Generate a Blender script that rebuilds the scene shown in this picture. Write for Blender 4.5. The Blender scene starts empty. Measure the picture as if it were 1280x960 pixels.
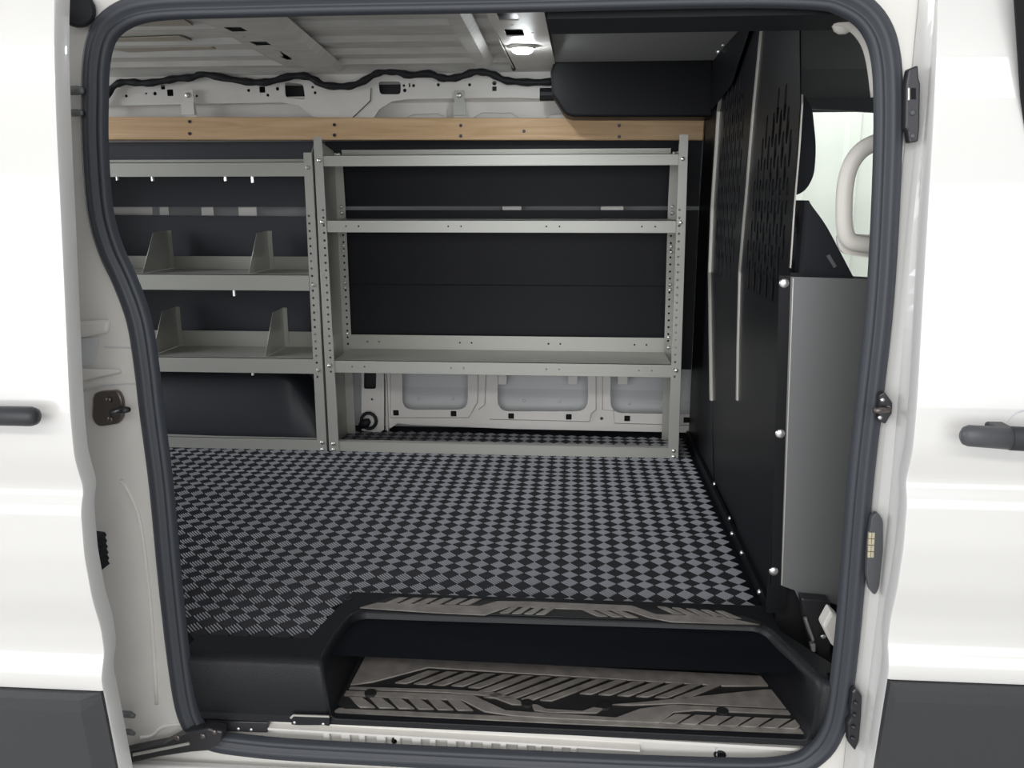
import bpy, bmesh, math, random
from mathutils import Vector, Matrix

C = bpy.context.scene.collection
S = bpy.context.scene

# ------------------------------------------------------------------ camera
F_PX, YAW, PITCH, ROLL, EYE = 1043.281, .0743, .2204, -.0011, .92
FWD = Vector((-math.sin(YAW)*math.cos(PITCH), math.cos(YAW)*math.cos(PITCH), -math.sin(PITCH)))
_r = Vector((math.cos(YAW), math.sin(YAW), 0)); _u = _r.cross(FWD)
RIGHT = math.cos(ROLL)*_r + math.sin(ROLL)*_u
UP = -math.sin(ROLL)*_r + math.cos(ROLL)*_u
cam_d = bpy.data.cameras.new('camera'); cam = bpy.data.objects.new('camera', cam_d); C.objects.link(cam)
cam_d.sensor_fit = 'HORIZONTAL'; cam_d.sensor_width = 36; cam_d.lens = F_PX/1280*36
cam_d.clip_start = .05; cam_d.clip_end = 60
cam.matrix_world = Matrix(((RIGHT.x, UP.x, -FWD.x, 0), (RIGHT.y, UP.y, -FWD.y, 0), (RIGHT.z, UP.z, -FWD.z, EYE), (0, 0, 0, 1)))
S.camera = cam

# ------------------------------------------------------------------ world, lights, exposure
wd = bpy.data.worlds.new('garage_light'); S.world = wd; wd.use_nodes = True
bg = wd.node_tree.nodes['Background']
bg.inputs[0].default_value = (.93, .96, 1.0, 1); bg.inputs[1].default_value = .52
S.view_settings.view_transform = 'Standard'; S.view_settings.look = 'None'
S.view_settings.gamma = 1; S.view_settings.use_curve_mapping = False
S.view_settings.exposure = .1
def area(name, loc, target, sx, sy, watt, col=(1, .98, .95)):
    d = bpy.data.lights.new(name, 'AREA'); d.shape = 'RECTANGLE'; d.size = sx; d.size_y = sy; d.energy = watt; d.color = col
    o = bpy.data.objects.new(name, d); C.objects.link(o); o.location = loc
    o.rotation_euler = (Vector(target)-Vector(loc)).to_track_quat('-Z', 'Y').to_euler()
    return o
area('garage_strip_light', (-.4, -2.6, 2.9), (-.3, -1.2, -.6), 5.5, .6, 100)  # unseen lamp, aimed at the ground to bounce light up to the roof
area('bay_door_daylight', (-.6, -5.0, 1.2), (-.4, 2.6, .8), 6.5, 2.4, 190, (.98, .99, 1))  # unseen area light added behind the camera to brighten the interior
area('rear_bay_daylight', (-5.6, 1.7, 1.75), (-.9, 2.9, .7), 3.2, 2.4, 190, (.93, .965, 1))
area('garage_strip_light', (1.6, 4.3, 3.6), (1.3, 5.2, .9), 3.0, .5, 120)  # unseen lamp added to brighten the wall outside the cab window

# ------------------------------------------------------------------ helpers
def ray(px, py): return FWD + (px-640)/F_PX*RIGHT - (py-480)/F_PX*UP
def at(px, py, Y):
    d = ray(px, py); return Vector((0, 0, EYE)) + d*(Y/d.y)
def atz(px, py, Z):
    d = ray(px, py); return Vector((0, 0, EYE)) + d*((Z-EYE)/d.z)
def atx(px, py, X):
    d = ray(px, py); return Vector((0, 0, EYE)) + d*(X/d.x)
def uvY(pts, Y): return [(at(x, y, Y).x, at(x, y, Y).z) for x, y in pts]
def uvZ(pts, Z): return [(atz(x, y, Z).x, atz(x, y, Z).y) for x, y in pts]
def uvX(pts, X): return [(atx(x, y, X).y, atx(x, y, X).z) for x, y in pts]

def link_mesh(name, me, mat, parent=None, smooth=False):
    if mat and not me.materials: me.materials.append(mat)
    if smooth:
        for p in me.polygons: p.use_smooth = True
    o = bpy.data.objects.new(name, me); C.objects.link(o)
    if parent:
        o.parent = parent
        o.matrix_parent_inverse = Matrix.Translation(-Vector(parent['base'])) if 'base' in parent else Matrix.Identity(4)
    return o
def tag(o, label, cat, group=None, kind=None):
    if label: o['label'] = label
    if cat: o['category'] = cat
    if group: o['group'] = group
    if kind: o['kind'] = kind
    return o
def thing(name, label, cat, base=(0, 0, 0), group=None, kind=None):
    o = bpy.data.objects.new(name, None); C.objects.link(o); o.location = base; o.empty_display_size = .05
    o['base'] = [float(b) for b in base]
    return tag(o, label, cat, group, kind)
def part_inv(parent):
    # meshes are built in world coordinates; only a thing's Empty has a place of its own
    return Vector(parent.location) if parent.type == 'EMPTY' else Vector((0, 0, 0))

class MB:
    def __init__(s): s.v = []; s.f = []
    def add(s, vs, fs):
        b = len(s.v); s.v += [tuple(v) for v in vs]; s.f += [tuple(i+b for i in f) for f in fs]; return s
    def box(s, x0, x1, y0, y1, z0, z1):
        return s.add([(x0,y0,z0),(x1,y0,z0),(x1,y1,z0),(x0,y1,z0),(x0,y0,z1),(x1,y0,z1),(x1,y1,z1),(x0,y1,z1)],
                     [(0,3,2,1),(4,5,6,7),(0,1,5,4),(1,2,6,5),(2,3,7,6),(3,0,4,7)])
    def prism(s, poly, axis, a0, a1):
        m = {'X': lambda u, v, w: (w, u, v), 'Y': lambda u, v, w: (u, w, v), 'Z': lambda u, v, w: (u, v, w)}[axis]
        n = len(poly)
        return s.add([m(u, v, a0) for u, v in poly]+[m(u, v, a1) for u, v in poly],
                     [tuple(range(n)), tuple(range(2*n-1, n-1, -1))]+[(i, i+n, (i+1) % n+n, (i+1) % n) for i in range(n)])
    def loft(s, rings, closed=True, caps=False):
        n = len(rings[0]); b = len(s.v); fs = []
        m = n if closed else n-1
        for k in range(len(rings)-1):
            for i in range(m):
                j = (i+1) % n; fs.append((k*n+i, k*n+j, (k+1)*n+j, (k+1)*n+i))
        if caps: fs += [tuple(range(n-1, -1, -1)), tuple((len(rings)-1)*n+i for i in range(n))]
        return s.add([p for r in rings for p in r], fs)
    def tube(s, path, r, n=8, flat=1.0, closed=False):
        P = [Vector(p) for p in path]; rings = []
        for i, p in enumerate(P):
            a = P[i-1] if (i or closed) else p; c = P[(i+1) % len(P)] if (i < len(P)-1 or closed) else p
            t = (c-a).normalized(); ref = Vector((0, 1, 0)) if abs(t.y) < .9 else Vector((0, 0, 1))
            u = t.cross(ref).normalized(); w = u.cross(t)
            rr = r[i] if isinstance(r, (list, tuple)) else r
            rings.append([p+u*rr*math.cos(2*math.pi*k/n)+w*rr*flat*math.sin(2*math.pi*k/n) for k in range(n)])
        if closed: rings.append(rings[0])
        return s.loft(rings, True, not closed)
    def cyl(s, p0, p1, r, n=12, r1=None):
        p0, p1 = Vector(p0), Vector(p1); t = (p1-p0).normalized()
        u = t.orthogonal().normalized(); w = t.cross(u); r1 = r if r1 is None else r1
        f = lambda p, q: [p+u*q*math.cos(2*math.pi*k/n)+w*q*math.sin(2*math.pi*k/n) for k in range(n)]
        return s.loft([f(p0, r), f(p1, r1)], True, True)
    def dome(s, p, d, r, h, n=10):
        p = Vector(p); t = Vector(d).normalized(); u = t.orthogonal().normalized(); w = t.cross(u)
        rings = []
        for q, k in ((1, 0), (.95, .45), (.7, .8), (.3, .97)):
            rings.append([p+t*h*k+u*r*q*math.cos(2*math.pi*i/n)+w*r*q*math.sin(2*math.pi*i/n) for i in range(n)])
        return s.loft(rings, True, True)
    def mesh(s, name, warp=None):
        me = bpy.data.meshes.new(name); vs = [warp(v) for v in s.v] if warp else s.v
        me.from_pydata(vs, [], s.f); me.validate()
        bm = bmesh.new(); bm.from_mesh(me); bmesh.ops.recalc_face_normals(bm, faces=bm.faces); bm.to_mesh(me); bm.free()
        return me
    def build(s, name, mat, parent=None, smooth=False, warp=None, bevel=0, seg=2):
        o = link_mesh(name, s.mesh(name, warp), mat, None, smooth)
        if parent: o.parent = parent; o.matrix_parent_inverse = Matrix.Translation(-part_inv(parent))
        if bevel:
            m = o.modifiers.new('bevel', 'BEVEL'); m.width = bevel; m.segments = seg; m.limit_method = 'ANGLE'; m.angle_limit = .6
        return o

def plate_mesh(outline, holes, t, fmap):
    cu = bpy.data.curves.new('tmp', 'CURVE'); cu.dimensions = '2D'; cu.fill_mode = 'BOTH'; cu.extrude = t/2
    for loop in [outline]+list(holes):
        sp = cu.splines.new('POLY'); sp.points.add(len(loop)-1); sp.use_cyclic_u = True
        for p, (u, v) in zip(sp.points, loop): p.co = (u, v, 0, 1)
    o = bpy.data.objects.new('tmp', cu); C.objects.link(o)
    dg = bpy.context.evaluated_depsgraph_get()
    me = bpy.data.meshes.new_from_object(o.evaluated_get(dg))
    bpy.data.objects.remove(o); bpy.data.curves.remove(cu)
    bm = bmesh.new(); bm.from_mesh(me)
    for v in bm.verts: v.co = fmap(*v.co)
    bmesh.ops.remove_doubles(bm, verts=bm.verts, dist=1e-6)
    bmesh.ops.recalc_face_normals(bm, faces=bm.faces)
    bm.to_mesh(me); bm.free()
    me.materials.clear()
    return me
def plate(name, outline, holes, t, axis, pos, mat, parent=None, warp=None):
    fm = {'Y': lambda u, v, w: (u, pos-w, v), 'X': lambda u, v, w: (pos+w, u, v), 'Z': lambda u, v, w: (u, v, pos+w)}[axis]
    fn = (lambda u, v, w: warp(fm(u, v, w))) if warp else fm
    me = plate_mesh(outline, holes, t, fn); me.name = name
    o = link_mesh(name, me, mat)
    if parent: o.parent = parent; o.matrix_parent_inverse = Matrix.Translation(-part_inv(parent))
    return o
def circ(u, v, r, n=10, e=1.0): return [(u+r*math.cos(2*math.pi*i/n), v+r*e*math.sin(2*math.pi*i/n)) for i in range(n)]
def rrect(u0, u1, v0, v1, r=.01, n=4):
    out = []
    for cu, cv, a in ((u1-r, v1-r, 0), (u0+r, v1-r, 90), (u0+r, v0+r, 180), (u1-r, v0+r, 270)):
        for i in range(n+1):
            t = math.radians(a+90*i/n); out.append((cu+r*math.cos(t), cv+r*math.sin(t)))
    return out
def rounded(poly, r, n=4):
    out = []; m = len(poly)
    for i in range(m):
        p = Vector(poly[i]); a = Vector(poly[i-1]); b = Vector(poly[(i+1) % m])
        da, db = (a-p), (b-p); q = min(r, da.length*.45, db.length*.45)
        s, e = p+da.normalized()*q, p+db.normalized()*q
        for k in range(n+1):
            t = k/n; out.append(tuple((1-t)**2*s+2*t*(1-t)*p+t*t*e))
    return out
def smooth_path(pts, n=4, closed=False):
    P = [Vector(p) for p in pts]; out = []; m = len(P)
    rng = range(m) if closed else range(m-1)
    for i in rng:
        p0 = P[i-1] if (i or closed) else P[0]; p1 = P[i]; p2 = P[(i+1) % m]; p3 = P[(i+2) % m] if (closed or i+2 < m) else P[-1]
        for k in range(n):
            t = k/n
            out.append(.5*((2*p1)+(p2-p0)*t+(2*p0-5*p1+4*p2-p3)*t*t+(3*p1-p0-3*p2+p3)*t**3))
    if not closed: out.append(P[-1])
    return out
def copy_part(src, name, parent, loc=(0, 0, 0), rot=None):
    o = src.copy(); o.name = name; C.objects.link(o); o.parent = parent; o.location = loc
    if rot is not None: o.rotation_euler = rot
    o.matrix_parent_inverse = Matrix.Translation(-part_inv(parent))
    return o
_meshes = {}
def bolt(parent, p, r=.006, d=(0, -1, 0), mat=None, name='bolt', h=.6):
    key = (round(r, 4), tuple(d), mat.name if mat else '', h)
    if key not in _meshes:
        me = MB().dome((0, 0, 0), d, r, r*h, 10).mesh('bolt'); me.materials.append(mat or M['zinc'])
        for q in me.polygons: q.use_smooth = True
        _meshes[key] = me
    o = bpy.data.objects.new(name, _meshes[key]); C.objects.link(o); o.parent = parent; o.location = p
    o.matrix_parent_inverse = Matrix.Translation(-part_inv(parent))
    return o

# ------------------------------------------------------------------ materials
M = {}
def mat(name, col, rough=.5, metal=0, coat=0, noise=0, nscale=40, bump=0, bscale=300, spec=.5, stretch=None):
    m = bpy.data.materials.new(name); m.use_nodes = True; nt = m.node_tree; b = nt.nodes['Principled BSDF']
    b.inputs['Base Color'].default_value = (*col, 1); b.inputs['Roughness'].default_value = rough
    b.inputs['Metallic'].default_value = metal; b.inputs['Coat Weight'].default_value = coat
    b.inputs['Specular IOR Level'].default_value = spec
    if noise or bump:
        tc = nt.nodes.new('ShaderNodeTexCoord'); mp = nt.nodes.new('ShaderNodeMapping')
        nt.links.new(tc.outputs['Object'], mp.inputs[0])
        if stretch: mp.inputs['Scale'].default_value = stretch
    if noise:
        n = nt.nodes.new('ShaderNodeTexNoise'); n.inputs['Scale'].default_value = nscale; n.inputs['Detail'].default_value = 6
        nt.links.new(mp.outputs[0], n.inputs[0])
        r = nt.nodes.new('ShaderNodeValToRGB')
        r.color_ramp.elements[0].position = .3; r.color_ramp.elements[1].position = .7
        r.color_ramp.elements[0].color = (*[c*(1-noise) for c in col], 1); r.color_ramp.elements[1].color = (*[min(1, c*(1+noise)) for c in col], 1)
        nt.links.new(n.outputs[0], r.inputs[0]); nt.links.new(r.outputs[0], b.inputs['Base Color'])
    if bump:
        n2 = nt.nodes.new('ShaderNodeTexNoise'); n2.inputs['Scale'].default_value = bscale; n2.inputs['Detail'].default_value = 3
        nt.links.new(mp.outputs[0], n2.inputs[0])
        bp = nt.nodes.new('ShaderNodeBump'); bp.inputs['Strength'].default_value = bump; bp.inputs['Distance'].default_value = .002
        nt.links.new(n2.outputs[0], bp.inputs['Height']); nt.links.new(bp.outputs[0], b.inputs['Normal'])
    M[name] = m; return m
mat('white_paint', (.71, .70, .68), .32, coat=.6)
mat('jamb_paint', (.74, .72, .68), .4, coat=.3, noise=.05, nscale=6)
mat('inner_white', (.70, .68, .65), .45, noise=.04, nscale=9)
mat('roof_white', (.62, .61, .59), .5, noise=.10, nscale=7, stretch=(1, 4, 1))
mat('skin_grey', (.60, .61, .62), .5)
mat('shelf_grey', (.42, .42, .385), .42, metal=.35, bump=.05, bscale=700)
mat('zinc', (.75, .75, .74), .28, metal=.9)
mat('liner_black', (.0062, .0072, .0105), .5, bump=.15, bscale=500, spec=.22)
mat('partition_black', (.0055, .0060, .0078), .42, bump=.05, bscale=600, spec=.22)
mat('edge_metal', (.62, .60, .56), .35, metal=.7)
mat('side_grey', (.17, .172, .175), .45, bump=.12, bscale=500, metal=.3)
mat('moulded_black', (.0085, .0092, .011), .42, bump=.3, bscale=420, spec=.3)
mat('arch_black', (.022, .025, .032), .40, bump=.2, bscale=420, spec=.35)
mat('rubber_black', (.012, .013, .016), .55, spec=.3)
mat('seal_rubber', (.042, .047, .057), .5, bump=.1, bscale=300)
mat('mat_base', (.006, .0065, .009), .6, spec=.08)
mat('mat_light', (.215, .22, .24), .5, spec=.3)  # same rubber as the other pads, reflected light put into the colour
mat('mat_dark', (.045, .045, .05), .6, spec=.1)  # same rubber, darker colour where the ribs reflect less light
mat('tread_brown', (.20, .182, .165), .6, noise=.22, nscale=30, bump=.15)
mat('tread_black', (.014, .014, .014), .6)
mat('cladding', (.042, .043, .046), .55, bump=.3, bscale=450)
mat('handle_dark', (.030, .032, .036), .45)
mat('handle_grey', (.075, .078, .085), .45)
mat('fabric_black', (.020, .022, .028), .9, bump=.5, bscale=700)
mat('headliner', (.13, .135, .14), .9)
mat('headliner_grey', (.26, .26, .26), .9)
mat('beige', (.74, .71, .66), .5)
mat('garage_wall', (.82, .83, .78), .6)
mat('concrete', (.50, .49, .47), .8, noise=.1, nscale=4)
mat('pad_beige', (.46, .42, .35), .7, noise=.08, nscale=30)
mat('striker_metal', (.16, .14, .13), .35, metal=.8)
mat('dark_metal', (.05, .05, .055), .35, metal=.6)
mat('contact_gold', (.55, .50, .36), .4, metal=.3)
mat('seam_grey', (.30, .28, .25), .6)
mat('liner_grey', (.040, .044, .055), .5, bump=.15, bscale=500, spec=.35)  # black liner again, with the light at the left put into its colour
mat('void_black', (.004, .004, .005), .9)
def wood():
    m = bpy.data.materials.new('pine'); m.use_nodes = True; nt = m.node_tree; b = nt.nodes['Principled BSDF']
    tc = nt.nodes.new('ShaderNodeTexCoord'); mp = nt.nodes.new('ShaderNodeMapping'); mp.inputs['Scale'].default_value = (1.2, 12, 16)
    n = nt.nodes.new('ShaderNodeTexNoise'); n.inputs['Scale'].default_value = 2.2; n.inputs['Detail'].default_value = 8; n.inputs['Distortion'].default_value = 1.2
    r = nt.nodes.new('ShaderNodeValToRGB'); e = r.color_ramp.elements
    e[0].position = .32; e[0].color = (.52, .33, .17, 1); e[1].position = .68; e[1].color = (.66, .46, .27, 1)
    nt.links.new(tc.outputs['Object'], mp.inputs[0]); nt.links.new(mp.outputs[0], n.inputs[0]); nt.links.new(n.outputs[0], r.inputs[0])
    nt.links.new(r.outputs[0], b.inputs['Base Color']); b.inputs['Roughness'].default_value = .55; M['pine'] = m
wood()
def glass():
    m = bpy.data.materials.new('glass'); m.use_nodes = True; b = m.node_tree.nodes['Principled BSDF']
    b.inputs['Base Color'].default_value = (.9, .96, .93, 1); b.inputs['Roughness'].default_value = .02; b.inputs['Transmission Weight'].default_value = 1
    b.inputs['IOR'].default_value = 1.02; M['glass'] = m
glass()
def emis(name, col, e):
    m = bpy.data.materials.new(name); m.use_nodes = True; b = m.node_tree.nodes['Principled BSDF']
    b.inputs['Base Color'].default_value = (1, 1, 1, 1); b.inputs['Emission Color'].default_value = (*col, 1); b.inputs['Emission Strength'].default_value = e; M[name] = m
emis('lamp_lens', (.92, .97, 1), 170)

# ------------------------------------------------------------------ setting: garage, van shell
def struct(o, label, cat): return tag(o, label, cat, kind='structure')
XB = .457                         # plane of the partition
YF = 2.92                         # front plane of the shelving
YW = 3.215                        # inner face of the far side wall
g = MB().box(-7, 7, -6, 8, -.70, -.66).build('ground', M['concrete']); struct(g, 'grey concrete garage ground under the van', 'ground')
gw = MB(); prof = []
x = -1.0
while x < 4.5:
    prof += [(x, 5.2), (x+.16, 5.2), (x+.18, 5.17), (x+.24, 5.17), (x+.26, 5.2)]; x += .30
gw.loft([[(u, v, -.66) for u, v in prof], [(u, v, 2.8) for u, v in prof]], False)
struct(gw.build('wall_garage', M['garage_wall']), 'pale ribbed metal garage wall seen through the cab window', 'wall')

fl = MB().prism([(-2.15, 1.55), (-.53, 1.55), (-.53, 1.775), (XB, 1.775), (XB, 3.30), (-2.15, 3.30)], 'Z', -.05, -.008)
struct(fl.build('floor', M['mat_base']), 'black cargo floor under the chequered rubber mat', 'floor')
struct(MB().box(XB+.004, 2.2, 1.62, 3.2, -.12, -.08).build('floor_cab', M['void_black']), 'dark cab floor in front of the black partition', 'floor')

# roof skin with long swages
yz = [(1.46, 1.40), (2.40, 1.405), (2.47, 1.405), (2.49, 1.392), (2.54, 1.392), (2.56, 1.405), (2.70, 1.405), (2.72, 1.390), (2.765, 1.390), (2.785, 1.405),
      (2.90, 1.403), (2.92, 1.386), (2.965, 1.386), (2.985, 1.399), (3.06, 1.394), (3.075, 1.378), (3.11, 1.376), (3.12, 1.385), (3.22, 1.35), (3.30, 1.27)]
cl = MB().loft([[(xx, y, z) for y, z in yz] for xx in (-2.2, .62)], False)
ceil = cl.build('ceiling', M['roof_white']); sol = ceil.modifiers.new('thick', 'SOLIDIFY'); sol.thickness = .012; sol.offset = 1
struct(ceil, 'pale ribbed steel roof over the cargo bay', 'ceiling')
# roof bows are pressed parts of the roof
def bow(x0a, x0b, x1a, x1b, y0, y1, z, slots, flange):
    b = MB()
    def ring(xa, xb, y): return [(xa, y, z+.020), (xa+.004, y, z), (xb-.02, y, z), (xb, y, z+.020)]
    n = 8
    b.loft([ring(xa, xb, y) for xa, xb, y in [(x0a+(x1a-x0a)*i/n, x0b+(x1b-x0b)*i/n, y0+(y1-y0)*i/n) for i in range(n+1)]], False)
    o = b.build('roof_bow', M['roof_white'], ceil)
    so = o.modifiers.new('thick', 'SOLIDIFY'); so.thickness = .003
    return o
bow(-.86, -.735, -.965, -.84, 2.0, 3.15, 1.362, True, True)
fl_o = [(-.975, 2.0), (-.862, 2.0), (-.955, 3.12), (-1.045, 3.12)]
def lerp(a, b, t): return a+(b-a)*t
slots = []
for py in (33, 51, 69):
    for px in ((290, 303) if py == 33 else (321, 336) if py == 51 else (358, 370),):
        c0, c1 = atz(px[0], py, 1.385), atz(px[1], py, 1.385)
        slots.append([(c0.x-.012, c0.y-.035), (c1.x+.008, c1.y-.035), (c1.x+.006, c1.y+.035), (c0.x-.014, c0.y+.035)])
for px, py in ((306, 42), (366, 75), (376, 82), (384, 88), (346, 60), (392, 90)):
    c0 = atz(px, py, 1.385); slots.append(circ(c0.x, c0.y, .008))
plate('slotted_flange', fl_o, slots, .003, 'Z', 1.378, M['roof_white'], ceil)
MB().prism([(-.985, 2.0), (-.88, 2.0), (-.965, 3.0), (-1.05, 3.0)], 'Z', 1.3825, 1.3835).build('flange_cavity', M['void_black'], ceil)  # black sheet standing for the shade inside the slots
for xa, xb in ((-.335, -.29),):
    bow(xa, xb+.02, xa-.02, xb, 2.0, 3.09, 1.365, False, False)
# lamp header: white box beam with square openings
hx0, hx1 = -.225, -.085
holes = []
for (px, py, w, h) in ((637, 20, .03, .045), (645, 40, .03, .05)):
    c0 = atz(px, py, 1.362); holes.append(rrect(c0.x-w, c0.x+w*.7, c0.y-h, c0.y+h, .006, 2))
for px, py in ((668, 90), (655, 91), (675, 84), (640, 30), (665, 40)):
    c0 = atz(px, py, 1.362); holes.append(circ(c0.x, c0.y, .006, 8))
plate('roof_header', [(hx0, 2.0), (hx1, 2.0), (hx1+.01, 3.10), (hx0+.01, 3.10)], holes, .004, 'Z', 1.362, M['inner_white'], ceil)
MB().box(hx0+.012, hx1-.012, 2.0, 3.05, 1.374, 1.375).build('header_cavity', M['dark_metal'], ceil)  # dark sheet standing for the shade inside the header openings
MB().box(hx0-.002, hx0+.002, 2.0, 3.1, 1.362, 1.40).build('header_side', M['inner_white'], ceil)
hl = MB().prism([(2.0, 1.372), (2.62, 1.372), (2.97, 1.360), (2.99, 1.375), (2.99, 1.398), (2.0, 1.398)], 'X', -.08, .60).build('headliner_strip', M['headliner_grey'], ceil, bevel=.006)

for pts, lab in (([(176, 20), (222, 19), (250, 37), (150, 40)], 'beige sound pad stuck under the roof, the one nearer the doorway'), ([(140, 48), (225, 45), (270, 61), (160, 65), (136, 60)], 'beige sound pad stuck under the roof, the one nearer the far wall')):
    uv = uvZ(pts, 1.4005)
    tag(MB().prism(uv, 'Z', 1.399, 1.402).build('sound_pad', M['pad_beige']), lab, 'pad', 'sound pads under the roof')
# far side: outer skin, lower inner panel with windows, upper rail
wf = thing('wall_far', None, None, (-.6, YW, 0)); struct(wf, 'white steel far side of the cargo bay behind shelving and black liner', 'wall')
sk = MB().loft([[(xx, y, z) for y, z in ((3.315, -.05), (3.305, .12), (3.312, .135), (3.322, .155), (3.335, .5), (3.33, .9), (3.30, 1.28))] for xx in (-2.2, .62)], False).build('outer_skin', M['skin_grey'], wf)
def sq(px, py, s, Y): c0 = at(px, py, Y); return rrect(c0.x-s, c0.x+s, c0.z-s, c0.z+s, s*.25, 2)
win = [rounded(uvY([(503, 440), (585, 440), (585, 512), (503, 512)], YW), .045), rounded(uvY([(622, 440), (735, 440), (735, 514), (622, 514)], YW), .05),
       rounded(uvY([(763, 440), (880, 440), (880, 518), (763, 516)], YW), .05)]
sqs = [sq(px, py, .0115, YW) for px, py in ((495, 516), (567, 517), (639, 520), (711, 521), (784, 523), (858, 525))] + [circ(*uvY([(752, 523)], YW)[0], .007), circ(*uvY([(501, 470)], YW)[0], .006)]
out = uvY([(482, 425), (880, 425), (880, 541), (640, 536), (520, 531), (497, 529), (490, 534), (482, 538)], YW)
plate('lower_panel', out, win+sqs, .003, 'Y', YW, M['inner_white'], wf)
def inset(poly, d):
    c = sum((Vector(p) for p in poly), Vector((0, 0)))/len(poly); return [tuple(Vector(p)+(c-Vector(p)).normalized()*-d) for p in poly]
for pts, w in (([(488, 435), (597, 435), (597, 500), (586, 522), (488, 522)], 0), ([(612, 435), (745, 435), (745, 512), (738, 517), (737, 527), (612, 524)], 1), ([(753, 435), (880, 435), (880, 532), (768, 529), (767, 513), (753, 512)], 2)):
    hs = [sq(px, py, .0118, YW-.005) for px, py in ((495, 516), (567, 517), (639, 520), (711, 521), (784, 523), (858, 525)) if pts[0][0] < px < pts[1][0]]
    wn = [rounded(uvY(p_, YW-.004), .045) for p_ in ([(503, 438), (585, 438), (585, 512), (503, 512)], [(622, 438), (735, 438), (735, 514), (622, 514)], [(763, 438), (878, 438), (878, 518), (763, 516)])]
    plate('pressed_frame', rounded(uvY(pts, YW-.004), .012, 2), [wn[w]]+hs, .006, 'Y', YW-.004, M['inner_white'], wf)
def frame_line(pts, r=.0013, Y=YW-.0075): MB().tube([at(px, py, Y) for px, py in pts], r, 5).build('sealant_line', M['seam_grey'], wf)  # thin grey-brown line drawn along the pressed frame edges
frame_line([(488, 440), (488, 522), (586, 522), (597, 503), (598, 440)]); frame_line([(612, 524), (680, 525.5), (737, 527), (739, 517), (745, 512), (745, 440)])
frame_line([(753, 440), (753, 512), (767, 513.5), (768, 529), (880, 532)]); frame_line([(598, 512), (606, 506), (609, 440)])
for px, py in ((495, 516), (567, 517), (639, 520), (711, 521), (784, 523), (858, 525)):
    c0 = at(px, py, YW+.02); MB().box(c0.x-.016, c0.x+.016, YW+.008, YW+.009, c0.z-.016, c0.z+.016).build('hole_cavity', M['void_black'], wf)  # black plate put in as the shade behind each square hole
# little folded tabs inside the windows
for px in (628, 716, 778):
    c0 = at(px, 474, 3.25); MB().box(c0.x-.02, c0.x+.02, 3.225, 3.26, c0.z-.018, c0.z+.03).build('folded_tab', M['inner_white'], wf, bevel=.003)
for px, py in ((566, 498), (524, 498), (655, 501), (699, 502), (786, 504), (828, 508)):
    c0 = at(px, py, 3.305); bolt(wf, c0, .007, mat=M['skin_grey'], name='spot_button')
# column at the rear end of that panel
co = uvY([(452, 425), (480, 425), (480, 537), (474, 541), (452, 538)], 3.19)
plate('column', co, [rounded(uvY([(455, 440), (471, 440), (470, 486), (455, 486)], 3.19), .008, 2), circ(*uvY([(465, 499)], 3.19)[0], .005)], .003, 'Y', 3.19, M['inner_white'], wf)
MB().box(*sorted((co[1][0], co[1][0]+.004)), 3.19, YW, 0, .36).build('column_side', M['inner_white'], wf)
c0 = at(462, 463, 3.24); MB().box(c0.x-.03, c0.x+.03, 3.235, 3.245, c0.z-.08, c0.z+.08).build('column_back', M['dark_metal'], wf)
# upper rail
YR = 3.19
rail = [(100, 96), (250, 92), (440, 86), (700, 88), (700, 124), (640, 122), (510, 124), (490, 127), (474, 137), (466, 150), (398, 150), (388, 143), (374, 132), (350, 128), (100, 133)]
rh = [sq(px, py, s, YR) for px, py, s in ((204, 109, .008), (213, 116, .012), (328, 112, .011), (618, 111, .008))]
rh += [circ(*uvY([(px, py)], YR)[0], r, 8) for px, py, r in ((194, 117, .007), (183, 117, .004), (158, 120, .006), (246, 120, .005), (311, 113, .006), (335, 119, .006), (347, 111, .007), (391, 109, .005), (394, 116, .006), (505, 107, .005), (517, 107, .006), (506, 113, .007), (548, 106, .006), (587, 106, .006), (618, 104, .008))]
rh += [rounded(uvY([(356, 103), (379, 105), (382, 125), (357, 122)], YR), .012, 3), rounded(uvY([(473, 102), (501, 102), (501, 118), (475, 118)], YR), .012, 3), rrect(*[v for p in zip(*uvY([(511, 109), (513, 104)], YR)) for v in p], .001, 1)]
plate('upper_rail', uvY(rail, YR), rh, .004, 'Y', YR, M['inner_white'], wf)
lowr = MB().loft([[(xx, y, z) for y, z in ((3.192, 1.285), (3.205, 1.272), (3.222, 1.262), (3.226, 1.20), (3.226, 1.1))] for xx in (-2.15, .45)], False).build('recessed_rail', M['inner_white'], wf)
MB().box(-2.15, .45, 3.24, 3.25, 1.24, 1.36).build('rail_backing', M['dark_metal'], wf)  # dark colour puts the shade into the rail holes
p0, p1 = at(440, 148, YR-.004), at(463, 126, YR-.004); p2 = at(464, 110, YR-.004)
MB().tube([p0, p1, p2], .0016, 6).build('panel_seam', M['dark_metal'], wf)
for pts in ([(504, 149), (516, 143), (548, 142), (560, 149)], [(588, 149), (602, 141), (638, 141), (652, 149)], [(680, 149), (688, 143), (720, 141)]):
    MB().tube([at(px, py, 3.222) for px, py in pts], .0018, 6).build('pressed_line', M['skin_grey'], wf)
# strips of body seen through the gap in the liner
for px, w in ((164, 30), (206, 6), (260, 8), (310, 12), (640, 12), (765, 14)):
    c0 = at(px, 264, 3.22); MB().box(c0.x-w*.0030, c0.x+w*.0030, 3.215, 3.22, c0.z-.03, c0.z+.03).build('rib', M['inner_white'], wf)

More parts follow.
